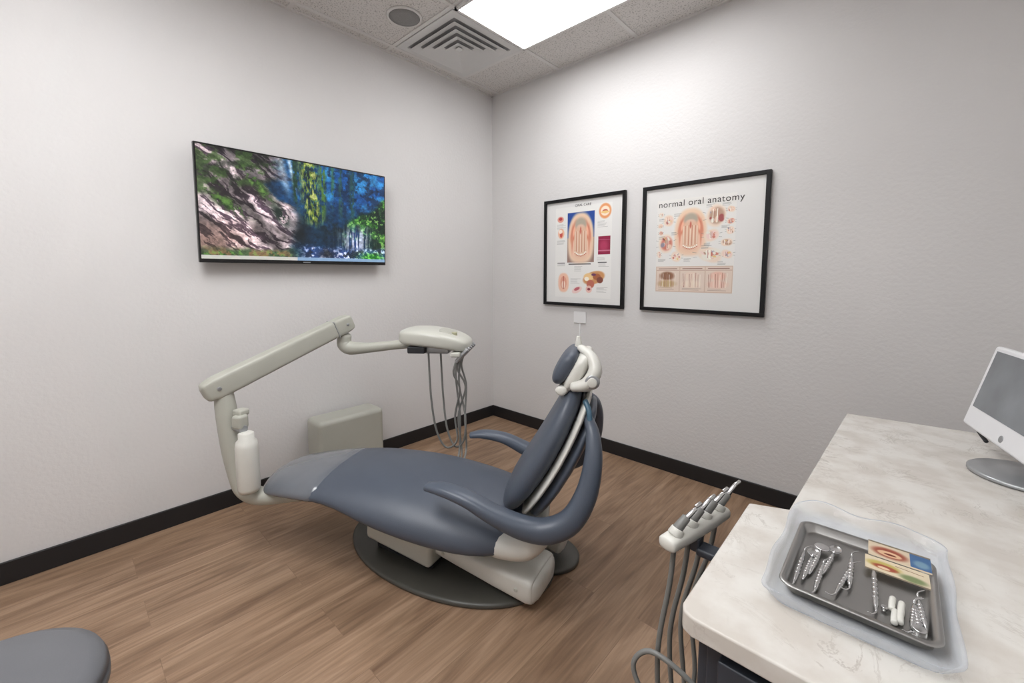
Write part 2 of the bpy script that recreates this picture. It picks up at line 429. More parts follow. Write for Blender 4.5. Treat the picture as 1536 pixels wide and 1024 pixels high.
moss(.26, .28, .18, .04, .9, (40, 64, 30), .38); moss(.25, .27, .16, .03, .9, (90, 124, 58), .46)
moss(.37, .56, .12, .05, 1.0, (26, 40, 34), .36)
c.mix(np.exp(-((U-.47)/.05)**2-((Vv-.72)/.17)**2)*.93, (8, 18, 24))
c.mix(np.exp(-((U-.68)/.13)**2-((Vv-.66)/.15)**2)*.9*sstep(.3, .5, n2), (10, 30, 36))
tn = fbm(U, Vv, 90, 18, 55, 3)
tr = np.exp(-((U-.52-.05*Vv)/.046)**2)*sstep(.68, .5, Vv)
c.mix(np.clip(tr*1.4, 0, 1)*sstep(.38, .5, tn), (104, 126, 44)); c.mix(tr*sstep(.54, .64, tn)*.9, (196, 198, 128)); c.mix(tr*sstep(.44, .36, tn)*.85, (22, 34, 24))
for x, w_, v1, col in [(.60, .016, .62, (74, 112, 54)), (.66, .010, .5, (50, 100, 88)), (.71, .012, .6, (34, 78, 84)), (.78, .014, .62, (30, 74, 78)), (.45, .012, .5, (30, 62, 48))]:
    tr = np.exp(-((U-x-.02*(n2-.5))/w_)**2)*sstep(v1, v1-.2, Vv); c.mix(np.clip(tr*1.3, 0, 1)*sstep(.32, .48, tn), col)
hl = sstep(-.05, .05, Vv-(.64-(U-.72)*1.35)+.22*(n1-.5))*sstep(.69, .78, U)
c.mix(hl, (16, 46, 32)); c.mix(hl*sstep(.48, .6, n2), (54, 118, 44)); c.mix(hl*sstep(.58, .68, n3)*.7, (140, 184, 92)); c.mix(hl*sstep(.52, .42, n4)*.75, (12, 30, 28))
wf = fbm(U, Vv, 120, 5, 66, 3)
w = np.exp(-((U-.80)/.085)**2)*sstep(.55, .72, Vv+.1*(n2-.5))*sstep(.93, .86, Vv)
c.mix(w*sstep(.42, .55, wf), (214, 220, 252)); c.mix(w*sstep(.5, .4, wf)*.6, (60, 90, 190))
w = sstep(.82, .9, Vv+.1*(n2-.5))*sstep(.42, .55, U); c.mix(w*.85, (60, 96, 176)); c.mix(w*sstep(.48, .6, n3), (212, 218, 250)); c.mix(w*sstep(.48, .4, n4)*.8, (18, 26, 40))
w = sstep(.87, .94, Vv+.12*(n1-.5))*sstep(.5, .35, U); c.mix(w*.85, (48, 82, 40)); c.mix(w*sstep(.48, .58, n4)*.8, (156, 118, 84)); c.mix(w*sstep(.56, .64, n3)*.6, (96, 140, 60))
w = np.exp(-((U-.91)/.08)**2-((Vv-.95)/.05)**2); c.mix(np.clip(w*1.3, 0, 1), (30, 122, 42)); c.mix(w*sstep(.5, .6, n3), (116, 196, 84))
w = np.exp(-((U-.62)/.06)**2-((Vv-.93)/.05)**2); c.mix(w*.9, (26, 30, 36))
c.a *= (.55+.84*n3[..., None])
c.mix((Vv > .968).astype(float)*.88, (214, 210, 206)); c.mix(((Vv > .968) & (U > .45)).astype(float)*.6, (90, 140, 196))
tv = empty('wall_television', (.08, -1.59, 1.61))
ya, yb, za, zb = -2.10, -1.08, 1.320, 1.897
xb, xt = .075, .098
tilt = math.atan2(xt-xb, zb-za)
R = Matrix.Rotation(tilt, 4, 'Y')
cen = Vector(((xb+xt)/2, (ya+yb)/2, (za+zb)/2))
rbox('panel', cen-Vector((.014, 0, 0)), (.026, yb-ya, zb-za), M_black, tv, rot=R, bev=.003)
rbox('rear_housing', cen-Vector((.038, 0, .06)), (.03, .62, .34), M_black, tv, rot=R, bev=.008)
rbox('wall_bracket', (.018, -1.59, 1.6), (.034, .3, .3), M_dark, tv, bev=.003)
up = R @ Vector((0, 0, 1)); nn = R @ Vector((1, 0, 0))
o = cen + nn*.0006 + up*((zb-za)/2-.009) + Vector((0, -(yb-ya)/2+.008, 0))
c.obj('screen_picture', o, (0, yb-ya-.016, 0), up*(-(zb-za)+.028), M_screen, tv)
rbox('logo', cen+nn*.0015-up*((zb-za)/2-.009)+Vector((0, .0, 0)), (.001, .04, .005), M_alu, tv, rot=R, bev=0)

# ---------------------------------------------------------------- posters
def mouth(c, cx, cy, w, h):
    c.ell(cx, cy+h*.1, w, h*.9, (234, 206, 180), p=3); c.ell(cx, cy-h*.25, w*.86, h*.75, (234, 204, 176), p=2.4)
    c.ell(cx, cy+h*.05, w*.78, h*.78, (230, 188, 162), soft=.3, p=2.5)
    for s in (-1, 1):
        c.ell(cx+s*w*.52, cy-h*.26, w*.2, h*.40, (206, 112, 86), rot=-s*.3, soft=.5)
        c.ell(cx+s*w*.5, cy-h*.30, w*.1, h*.28, (238, 180, 152), rot=-s*.3, soft=.5)
        c.ell(cx+s*w*.58, cy+h*.42, w*.2, h*.3, (236, 196, 172), soft=.5)
        c.ell(cx+s*w*.66, cy+h*.05, w*.06, h*.45, (214, 140, 114), soft=.7)
    c.ell(cx, cy-h*.54, w*.44, h*.26, (176, 166, 150), soft=.3); c.ell(cx, cy-h*.42, w*.3, h*.12, (222, 188, 168), soft=.4)
    c.ell(cx, cy+h*.14, w*.50, h*.58, (222, 184, 158), p=4, soft=.12)
    for q in range(-4, 5):
        x = cx+w*.105*q; y1 = cy+h*(.56-.10*(abs(q)/4)**2)
        c.line(x, cy-h*(.30-.05*abs(q)/4), x, y1, w*.017, (188, 108, 86) if q % 2 else (240, 226, 206))
    for q in range(-4, 5):
        x = cx+w*.105*q; y1 = cy+h*(.655-.10*(abs(q)/4)**2)
        c.ell(x, y1, w*.04, h*.04, (244, 238, 226)); c.ell(x, y1+h*.055, w*.045, h*.02, (196, 112, 94))
    c.ell(cx, cy-h*.3, w*.06, h*.14, (200, 108, 92), soft=.4)

def figure(c, cx, cy, w, h, k, rs):
    pal = [(232, 200, 178), (206, 128, 112), (240, 222, 206), (184, 150, 128), (234, 206, 198), (230, 226, 214), (160, 80, 80), (150, 142, 156), (226, 196, 130)]
    c.ell(cx, cy, w, h, (234, 214, 196), rot=rs.uniform(-.5, .5), soft=.2, p=2.4)
    c.ell(cx+.1*w, cy, w*.8, h*.75, pal[k % 6], rot=rs.uniform(-.5, .5), soft=.25)
    for i in range(9):
        c.ell(cx+rs.uniform(-.6, .6)*w, cy+rs.uniform(-.6, .6)*h, w*rs.uniform(.06, .28), h*rs.uniform(.06, .3), pal[rs.randint(9)], rot=rs.uniform(-1, 1), soft=.3)
    for i in range(3):
        x = cx+rs.uniform(-.4, .4)*w
        c.line(x, cy-.6*h, x+rs.uniform(-.1, .1)*w, cy+.6*h, w*.04, (246, 240, 226)); c.line(x+w*.09, cy-.6*h, x+w*.09, cy+.5*h, w*.02, (170, 96, 90))
    for s in (-1, 1):
        c.line(cx+s*w*1.1, cy-.3*h, cx+s*w*1.45, cy-.4*h, .0012, (120, 118, 116)); c.line(cx+s*w*1.05, cy+.3*h, cx+s*w*1.4, cy+.35*h, .0012, (120, 118, 116))
def textlines(c, x, y, w, n, rs, dy=.011, col=(150, 148, 146)):
    for i in range(n):
        c.line(x, y+i*dy, x+w*rs.uniform(.6, 1), y+i*dy, .0013, col)

def picture_frame(x0, x1, z0, z1, canvas):
    e = empty('framed_anatomy_poster', ((x0+x1)/2, -.012, (z0+z1)/2))
    fw = .022; d = .024; yc = -.002-d/2
    rbox('backing', ((x0+x1)/2, -.006, (z0+z1)/2), (x1-x0-.02, .008, z1-z0-.02), M_dark, e, bev=0)
    rbox('frame_top', ((x0+x1)/2, yc, z1-fw/2), (x1-x0, d, fw), M_frame, e, bev=.002, seg=2)
    rbox('frame_bottom', ((x0+x1)/2, yc, z0+fw/2), (x1-x0, d, fw), M_frame, e, bev=.002, seg=2)
    rbox('frame_left', (x0+fw/2, yc, (z0+z1)/2), (fw, d, z1-z0-2*fw+.002), M_frame, e, bev=.002, seg=2)
    rbox('frame_right', (x1-fw/2, yc, (z0+z1)/2), (fw, d, z1-z0-2*fw+.002), M_frame, e, bev=.002, seg=2)
    ix0, ix1, iz0, iz1 = x0+fw, x1-fw, z0+fw, z1-fw
    canvas.obj('poster_print', (ix0, -.0125, iz1), (ix1-ix0, 0, 0), (0, 0, -(iz1-iz0)), M_paint, e)
    return e
def text(s, loc, size, par, col):
    cu = bpy.data.curves.new('lettering', 'FONT'); cu.body = s; cu.size = size; cu.extrude = .0002; cu.space_character = 1.08
    cu.materials.append(col)
    o = link(bpy.data.objects.new('title_lettering', cu)); o.location = loc; o.rotation_euler = (math.pi/2, 0, 0)
    return adopt(o, par)
M_ink = pmat('print_ink', (60, 56, 54), .6)
rs = np.random.RandomState(5)
c = Canvas(400, 460, (224, 223, 221))
c.rect(.13, .055, .875, .945, (231, 230, 227))
c.rect(.30, .115, .66, .60, (36, 74, 152)); c.rect(.30, .36, .66, .60, (150, 122, 112))
mouth(c, .48, .365, .172, .245)
c.ell(.79, .13, .075, .07, (230, 156, 104)); c.ell(.79, .13, .055, .045, (246, 226, 204)); c.ell(.79, .135, .035, .018, (186, 64, 60)); c.ell(.79, .14, .05, .012, (236, 200, 130))
c.ell(.20, .17, .045, .03, (222, 156, 140)); c.ell(.20, .165, .025, .015, (180, 60, 64)); c.ell(.21, .31, .045, .05, (238, 186, 156)); c.ell(.21, .32, .02, .03, (200, 84, 74)); c.ell(.2, .29, .025, .02, (248, 232, 218))
c.rect(.71, .36, .86, .53, (146, 30, 68)); c.ell(.78, .45, .05, .05, (180, 60, 96), soft=.6); c.rect(.71, .49, .86, .50, (196, 116, 140)); c.rect(.71, .39, .86, .395, (190, 100, 130))
for (x, y, n) in [(.15, .22, 5), (.15, .38, 4), (.70, .22, 6), (.70, .56, 3), (.16, .62, 2), (.40, .64, 5), (.72, .62, 3)]: textlines(c, x, y, .13, n, rs)
c.rect(.32, .612, .62, .622, (90, 88, 86)); c.rect(.16, .60, .27, .608, (90, 88, 86)); c.rect(.71, .60, .82, .608, (90, 88, 86))
c.ell(.25, .80, .075, .095, (236, 192, 168), p=2.5); c.ell(.25, .80, .045, .065, (222, 158, 136)); c.ell(.25, .82, .025, .04, (242, 216, 198)); c.line(.25, .74, .25, .86, .006, (186, 96, 80))
c.ell(.66, .75, .14, .06, (206, 150, 100), rot=-.2); c.ell(.60, .74, .07, .035, (236, 198, 140)); c.ell(.70, .74, .05, .03, (170, 100, 66)); c.ell(.62, .81, .05, .04, (190, 108, 90)); c.ell(.74, .77, .04, .03, (130, 74, 60)); c.ell(.57, .76, .03, .02, (248, 240, 224)); c.ell(.66, .72, .03, .012, (110, 60, 100))
c.ell(.44, .87, .07, .03, (234, 204, 198), rot=-.3); c.ell(.44, .86, .04, .015, (190, 100, 110), rot=-.3); c.ell(.60, .86, .04, .035, (232, 190, 180)); c.ell(.60, .86, .02, .012, (140, 56, 70))
textlines(c, .35, .76, .14, 5, rs); textlines(c, .7, .84, .15, 5, rs)
e = picture_frame(.585, 1.261, 1.028, 1.809, c)
text('ORAL CARE', (.86, -.0135, 1.742), .024, e, M_ink)
c = Canvas(460, 500, (223, 222, 220))
c.rect(.11, .10, .79, .86, (228, 226, 222))
mouth(c, .42, .375, .14, .19)
figs = [(.22, .27, .045, .045), (.20, .46, .065, .075), (.30, .57, .045, .04), (.63, .26, .075, .085), (.60, .41, .06, .045), (.59, .56, .10, .055), (.75, .22, .03, .022), (.75, .31, .03, .022), (.75, .38, .03, .028), (.725, .47, .045, .028), (.73, .56, .045, .03), (.15, .22, .022, .02), (.145, .31, .022, .018), (.15, .37, .018, .018), (.14, .55, .018, .028)]
for k, (x, y, w, h) in enumerate(figs): figure(c, x, y, w, h, k, rs)
for (x, y) in [(.13, .25), (.27, .22), (.55, .17), (.68, .17), (.13, .59), (.37, .59), (.66, .62), (.25, .37), (.54, .47), (.68, .34), (.13, .4), (.52, .49)]: textlines(c, x, y, .07, 3, rs, dy=.009, col=(120, 118, 116))
c.rect(.115, .65, .785, .862, (206, 182, 164))
for k in range(3):
    x0 = .122+k*.222; c.rect(x0, .657, x0+.213, .855, (222, 204, 190))
    c.line(x0+.02, .670, x0+.19, .670, .003, (130, 90, 80)); c.rect(x0, .68, x0+.213, .686, (196, 166, 152))
    c.ell(x0+.1, .73, .065, .035, [(140, 100, 76), (228, 206, 190), (228, 186, 168)][k], soft=.3); c.ell(x0+.1, .795, .08, .03, [(192, 166, 124), (234, 216, 198), (230, 194, 178)][k], soft=.4)
    for q in range(9):
        c.line(x0+.025+.019*q, .70+.02*rs.rand(), x0+.025+.019*q+rs.uniform(-.01, .01), .82, .0022, [(160, 106, 88), (190, 150, 134), (240, 232, 218)][q % 3])
    textlines(c, x0+.02, .832, .17, 2, rs, col=(150, 120, 108))
e = picture_frame(1.381, 2.089, 1.030, 1.806, c)
text('normal oral anatomy', (1.484, -.0135, 1.668), .0525, e, M_ink)

# ---------------------------------------------------------------- dental chair
A = Vector((math.cos(math.radians(30)), math.sin(math.radians(30)), 0)); Nn = Vector((A.y, -A.x, 0)); CC = 1.90
Z = Vector((0, 0, 1))
def LW(s, w, z): return A*s + Nn*(CC+w) + Z*z
aB = math.radians(14)
B = Vector((math.cos(aB), math.sin(aB), 0)); Mb = Vector((B.y, -B.x, 0))
def BW(b, m, z): return B*b + Mb*m + Z*z
chair = empty('dental_chair', BW(.82, 1.68, 0))

def ering(f, hw, ht, n=24, p=2.6):
    out = []
    for j in range(n):
        a = 2*math.pi*j/n; ca, sa = math.cos(a), math.sin(a)
        out.append(f(math.copysign(abs(ca)**(2/p), ca)*hw, math.copysign(abs(sa)**(2/p), sa)*ht))
    return out
def seatring(s, hw, top, th, droop=.03, grow=0):
    d_ = droop + (.018 if th > .1 else 0)
    def f(x, y):
        dr = d_*(abs(x)/hw)**3
        return LW(s, x, top-th/2+y-dr)
    return ering(f, hw+grow, th/2+grow)
toe = [(-.515, .10, .348, .03), (-.505, .15, .355, .042), (-.455, .185, .374, .058), (-.34, .21, .396, .07), (-.2, .235, .414, .08)]
seat = toe + [(-.08, .258, .424, .09), (.05, .283, .428, .12), (.18, .297, .424, .15),
        (.32, .30, .41, .165), (.45, .292, .388, .16), (.56, .272, .365, .135), (.64, .24, .35, .105), (.67, .18, .34, .06)]
loft('seat_cushion', [seatring(*q) for q in seat], M_blue, chair, sub=1)
toe2 = [(s-.005, hw, t, th) for s, hw, t, th in toe]+[(-.15, .243, .418, .084)]
loft('toe_cover', [seatring(s, hw, t, th, grow=.004) for s, hw, t, th in toe2], M_cover, chair, sub=1)
loft('seat_pan', [ering(lambda x, y, s=s, z=z: LW(s, x, z+y), hw, ht) for s, hw, z, ht in
    [(-.05, .06, .32, .015), (0, .12, .305, .025), (.15, .16, .265, .03), (.35, .17, .235, .03), (.6, .17, .235, .035), (.72, .15, .245, .04), (.76, .1, .26, .03)]], M_offw, chair, sub=1)
# back
BS0, BDS = .635, .230
ks = math.hypot(BDS, .42); dS, dZ = BDS/ks, .42/ks
def backf(k, off):
    s = BS0+BDS*k; z = .40+.42*k
    bow = -.016*math.sin(math.pi*min(max(k, 0), 1))
    o = off+bow
    return s-dZ*o*1.0, z+dS*o
def backring(k, hw, ht, off=0):
    s, z = backf(k, off)
    return ering(lambda x, y: LW(s-dZ*y, x, z+dS*y), hw, ht)
loft('back_cushion', [backring(*q) for q in [(-.09, .13, .025), (-.06, .18, .04), (.04, .215, .052), (.25, .232, .056), (.5, .23, .055), (.75, .20, .050), (.92, .16, .042), (1.0, .12, .032), (1.02, .08, .018)]], M_blue, chair, sub=1)
loft('back_shell', [backring(*q) for q in [(-.1, .1, .01, -.062), (-.04, .18, .016, -.062), (.2, .230, .017, -.062), (.5, .230, .017, -.062), (.78, .203, .016, -.06), (.96, .162, .016, -.056), (1.05, .1, .01, -.052)]], M_white, chair, sub=1)
loft('back_spine', [backring(*q) for q in [(-.1, .12, .022, -.095), (.1, .21, .030, -.100), (.5, .215, .030, -.100), (.85, .18, .026, -.096), (.98, .10, .012, -.088)]], M_bluearm, chair, sub=1)
for sg, nm in ((1, 'armrest_near'), (-1, 'armrest_far')):
    P = [(.335, .255, .474), (.40, .27, .48), (.50, .285, .463), (.60, .29, .42), (.70, .285, .383), (.79, .28, .378), (.87, .268, .42), (.92, .245, .51), (.94, .215, .62), (.935, .175, .70), (.915, .13, .745)]
    rr = [(.024, .013), (.036, .019), (.04, .023), (.042, .030), (.042, .038), (.042, .042), (.04, .042), (.038, .038), (.034, .032), (.03, .024), (.02, .015)]
    sweep(nm, [LW(s, w*sg, z) for s, w, z in P], rr, M_bluearm, chair, n=18, side=Nn, power=2.4)
    sweep(nm+'_hinge', [LW(.52, .15*sg, .235), LW(.60, .20*sg, .25), LW(.70, .235*sg, .28), LW(.76, .245*sg, .33)], [(.05, .03), (.055, .045), (.05, .05), (.035, .04)], M_white, chair, n=16, side=Nn)
# headrest
def hr(w, off_s, off_z, hh, ht, tilt=.5):
    cs, sn = math.cos(tilt), math.sin(tilt)
    return ering(lambda x, y: LW(.828+off_s+x*sn-y*cs, w, .907+off_z+x*cs+y*sn*.6), hh, ht, n=20, p=2.3)
loft('headrest_pad', [hr(w, -.002, .004, h, t) for w, h, t in [(-.13, .035, .014), (-.122, .060, .028), (-.09, .076, .038), (0, .082, .040), (.09, .076, .038), (.122, .060, .028), (.13, .035, .014)]], M_blue, chair, sub=1)
loft('headrest_shell', [hr(w, .042, -.012, h, t) for w, h, t in [(-.132, .04, .014), (-.120, .076, .030), (-.06, .090, .038), (0, .094, .040), (.06, .090, .038), (.120, .076, .030), (.132, .04, .014)]], M_white, chair, sub=1)
sweep('headrest_yoke', [LW(.860, .12, .850), LW(.908, .13, .865), (LW(.938, .12, .91)), LW(.925, .09, .955), LW(.885, .04, .98)], [(.03, .018), (.034, .024), (.034, .026), (.03, .02), (.024, .014)], M_white, chair, side=Nn, n=16)
cyl('headrest_knob', LW(.930, .12, .878), LW(.930, .160, .878), .026, M_alu, chair)
cyl('headrest_knob_cap', LW(.930, .155, .878), LW(.930, .168, .878), .017, M_white, chair)
rbox('headrest_block', LW(.895, 0, .865), (.07, .16, .10), M_white, chair, rz=math.radians(30), bev=.02)
sweep('headrest_stem', [LW(.895, 0, .72), LW(.897, 0, .80), LW(.90, 0, .87)], [(.045, .010)]*3, M_alu, chair, side=Nn)
sweep('headrest_lower_lip', [LW(.815, -.12, .830), LW(.83, 0, .825), LW(.815, .12, .830)], [(.018, .022), (.024, .03), (.018, .022)], M_white, chair)
cyl('headrest_finial', LW(.87, 0, .965), LW(.87, 0, 1.02), .018, M_white, chair, r2=.008)
sweep('back_trim', [LW(.905, .125, .80), LW(.92, .15, .77), LW(.925, .165, .73)], [(.010, .010)]*3, M_teal, chair)

# base
def plate(name, b, m, ra, rb, p, zs, mat):
    rings = []
    for g, z in zs:
        ring = []
        for j in range(56):
            a = 2*math.pi*j/56; ca, sa = math.cos(a), math.sin(a)
            x = math.copysign(abs(ca)**(2/p), ca)*(ra+g); y = math.copysign(abs(sa)**(2/p), sa)*(rb+g)
            ring.append(BW(b+x, m+y, z))
        rings.append(ring)
    return loft(name, rings, mat, chair)
pz = [(-.004, .0), (0, .004), (0, .014), (-.004, .019), (-.015, .021), (-.04, .022), (-.08, .022)]
plate('base_plate', .768, 1.67, .515, .305, 2.1, pz, M_plate)
plate('base_plate_lobe', 1.20, 1.50, .14, .13, 2, pz, M_plate)
def bbox(nm, b0, b1, m0, m1, z0, z1, mat, bev=.02, tilt=0):
    R = Matrix.Rotation(aB, 4, 'Z') @ Matrix.Rotation(tilt, 4, 'Y')
    return rbox(nm, BW((b0+b1)/2, (m0+m1)/2, (z0+z1)/2), (b1-b0, m1-m0, z1-z0), mat, chair, rot=R, bev=bev, seg=4)
bbox('pump_cover', .47, .84, 1.56, 1.885, .058, .20, M_offw, .022, tilt=.08)
bbox('pump_skirt', .50, .82, 1.60, 1.85, .02, .09, M_dark, .01)
sweep('lift_arm_cover', [BW(.80, 1.735, .125), BW(.95, 1.735, .112), BW(1.12, 1.735, .094), BW(1.26, 1.735, .078), BW(1.285, 1.735, .076)],
      [(.11, .035), (.115, .042), (.115, .050), (.112, .055), (.10, .045)], M_white, chair, n=28, side=Mb, power=4.5)
sweep('lift_arm_link', [BW(.86, 1.50, .16), BW(1.05, 1.50, .14), BW(1.22, 1.50, .10), BW(1.27, 1.50, .085)], [(.045, .04), (.045, .045), (.045, .055), (.04, .045)], M_white, chair, n=20, side=Mb, power=4)
bbox('lift_column', .64, .90, 1.62, 1.80, .15, .27, M_dark, .02)
bbox('lift_shroud', .88, 1.18, 1.58, 1.76, .14, .23, M_offw, .03, tilt=.12)
for i in range(2):
    cyl('lift_arm_bolt_%d' % i, BW(1.22-.34*i, 1.846, .085+.03*i), BW(1.22-.34*i, 1.852, .085+.03*i), .007, M_offw, chair)
cyl('pivot', LW(.30, 0, .17), LW(.30, 0, .25), .10, M_dark, chair)
sweep('foot_cable', [LW(-.05, .08, .33), LW(-.06, .10, .25), LW(-.02, .10, .19), LW(.1, .08, .17)], .008, M_dark, chair)
sweep('foot_cable_b', [LW(.03, .06, .31), LW(.0, .06, .22), LW(.05, .06, .16), LW(.15, .06, .15)], .009, pmat('blue_hose', (40, 60, 90), .4), chair)

# ---------------------------------------------------------------- delivery system
du = empty('dental_delivery_unit', (.52, -2.08, .3))
sweep('mounting_post', [(.468, -2.122, .745), (.475, -2.118, .66), (.49, -2.105, .5), (.508, -2.09, .38), (.535, -2.075, .31), (.60, -2.03, .283), LW(-.33, .10, .285), LW(-.1, .09, .30), LW(.03, .05, .29)],
      [.037, .042, .046, .046, .044, .038, .033, .03, .03], M_sage, du, n=20)
cyl('post_collar', (.468, -2.122, .735), (.467, -2.123, .765), .03, M_alu, du)
E1 = Vector((.468, -2.145, .775)); E2 = Vector((.475, -1.57, 1.0))
d = (E2-E1).normalized()
sweep('counterbalance_arm', [E1-d*.045, E1+d*.0, E1+d*.10, (E1+E2)/2, E2-d*.08, E2+d*.0, E2+d*.03], [(.038, .040), (.042, .048), (.042, .048), (.040, .046), (.040, .044), (.040, .044), (.036, .038)], M_sage, du, n=32, side=(1, 0, 0), power=6)
rbox('arm_seam', E1.lerp(E2, .90), (.083, .004, .088), M_alu, du, rot=Matrix.Rotation(math.atan2(d.z, d.y), 4, 'X'), bev=0)
cyl('knuckle_cap', E1+Vector((.036, 0, 0)), E1+Vector((.045, 0, 0)), .009, M_alu, du)
cyl('knuckle_cap_b', E2+Vector((.03, 0, 0)), E2+Vector((.043, 0, 0)), .007, M_alu, du)
cyl('elbow_spindle', E2+Vector((0, .0, -.12)), E2+Vector((0, 0, -.02)), .02, M_alu, du)
sweep('lower_arm', [(.475, -1.57, .94), (.473, -1.572, .895), (.50, -1.55, .872), (.58, -1.49, .876), (.68, -1.40, .89), (.80, -1.30, .905)], [.034, .038, .036, .027, .024, .024], M_sage, du, n=18)
Rv = Vector((.80, .60, 0)).normalized(); Fv = Vector((-Rv.y, Rv.x, 0)); HC = Vector((.855, -1.252, .925))
def hring(x, hd, z0, z1, p=4.2):
    return ering(lambda a, b: HC + Rv*x + Fv*a + Z*((z0+z1)/2+b), hd, (z1-z0)/2, n=28, p=p)
loft('control_head', [hring(*q) for q in [(-.178, .08, -.005, .045), (-.172, .105, -.018, .055), (-.12, .128, -.026, .062), (-.03, .135, -.032, .060), (.06, .13, -.042, .045), (.13, .115, -.052, .022), (.165, .09, -.056, .002), (.176, .06, -.05, -.012)]], M_offw, du, sub=1)
loft('control_panel_inlay', [hring(x, hd, z, z+.006, 3) for x, hd, z in [(.02, .03, .048), (.03, .07, .046), (.09, .07, .030), (.10, .03, .027)]], M_sage, du)
rbox('control_underside', HC+Rv*-.02+Z*-.045, (.2, .16, .04), M_alu, du, rz=math.atan2(Rv.y, Rv.x), bev=.01)
rbox('handpiece_rail', HC+Rv*.12-Fv*.02+Z*-.062, (.05, .2, .025), M_offw, du, rz=math.atan2(Rv.y, Rv.x), bev=.008)
rbox('dark_slot', HC+Rv*-.08+Fv*-.09+Z*-.042, (.09, .05, .035), M_dark, du, rz=math.atan2(Rv.y, Rv.x), bev=.006)
cyl('control_dial', HC+Rv*.10-Fv*.04+Z*.02, HC+Rv*.10-Fv*.04+Z*.042, .014, pmat('dial_tan', (170, 168, 140), .4), du)
for i in range(5):
    f = -.10+.045*i; x = .14
    p0 = HC+Rv*x+Fv*f+Z*-.05
    cyl('handpiece_%d' % i, p0+Rv*.04+Z*.015, p0-Rv*.02-Z*.05, .011, M_alu, du, r2=.009)
    q = p0-Rv*.02-Z*.05
    sway = [.018, -.008, .026, -.018, .008][i]
    bot = HC+Rv*(.105+.012*i)-Fv*.03
    zb_ = -.56-.02*(i % 3)
    def at(b_, dz, dx=0): return Vector((b_.x, b_.y, HC.z+dz))+Rv*dx
    if i in (0, 3):
        ret = HC+Rv*(-.035 if i == 0 else .015)+Fv*(.0 if i else -.05)
        pts = [q, q-Rv*.012-Z*.06, at(q.lerp(bot, .5), -.25, sway), at(bot, -.40, -sway*.5), at(bot, zb_+.03), at(bot.lerp(ret, .4), zb_-.01), at(ret.lerp(bot, .25), zb_+.08), at(ret, -.30, .01), at(ret, -.06)]
    else:
        pts = [q, q-Rv*.012-Z*.06, at(q.lerp(bot, .5), -.25, sway), at(bot, -.40, -sway*.6), at(bot, zb_), at(bot.lerp(LW(.3, 0, 0), .35), -.64)]
    sweep('hose_%d' % i, pts, .0052, M_hose, du, n=8, k=8)
# water bottle
cyl('bottle_bracket', (.50, -2.10, .60), (.59, -2.085, .60), .018, M_alu, du)
lathe('water_bottle', (.600, -2.080, .325), [(.02, 0), (.040, .004), (.044, .02), (.044, .20), (.040, .225), (.03, .235), (.03, .26), (.024, .265)], M_white, du, n=28)
rbox('bottle_head', (.565, -2.09, .63), (.05, .05, .06), M_sage, du, rz=.4, bev=.012)
rbox('bottle_head_latch', (.545, -2.08, .665), (.05, .05, .03), M_sage, du, rz=.4, bev=.01)

ub = empty('utility_box', (.115, -1.41, 0))
rbox('housing', (.118, -1.41, .203), (.18, .42, .400), M_sage, ub, bev=.03, seg=5)
rbox('plinth', (.118, -1.41, .015), (.15, .37, .03), M_dark, ub, bev=.004)

# ---------------------------------------------------------------- counter
ct = empty('side_counter', (2.75, -1.35, 0))
top = [(2.505, -.68), (2.985, -.62), (2.985, -1.99), (2.425, -1.99), (2.410, -1.983), (2.404, -1.968), (2.404, -1.585), (2.474, -1.555)]
bm = bmesh.new(); z1 = .762; z0 = .730
vs = [bm.verts.new((x, y, z0)) for x, y in top]; f = bm.faces.new(vs)
r = bmesh.ops.extrude_face_region(bm, geom=[f])
for v in r['geom']:
    if isinstance(v, bmesh.types.BMVert): v.co.z = z1
bmesh.ops.recalc_face_normals(bm, faces=bm.faces)
bmesh.ops.bevel(bm, geom=bm.edges[:], offset=.004, segments=3, profile=.5, affect='EDGES')
me = bpy.data.meshes.new('countertop'); bm.to_mesh(me); bm.free(); me.materials.append(M_quartz)
for p in me.polygons: p.use_smooth = True
o = link(bpy.data.objects.new('countertop', me)); o.modifiers.new('wn', 'WEIGHTED_NORMAL'); adopt(o, ct)
rbox('cabinet_body', (2.71, -1.775, .41), (.54, .38, .64), M_cab, ct, bev=.004)
rbox('cabinet_toe_kick', (2.74, -1.77, .05), (.45, .34, .1), M_dark, ct, bev=.002)
rbox('cabinet_door', (2.71, -1.972, .41), (.50, .018, .60), M_cab, ct, bev=.003)
rbox('door_pull', (2.56, -1.985, .6), (.012, .02, .12), M_steel, ct, bev=.003)
rbox('rear_panel', (2.76, -1.12, .363), (.42, .86, .726), M_cab, ct, bev=.004)
rbox('side_panel', (2.433, -1.775, .41), (.016, .36, .60), M_cab, ct, bev=.003)

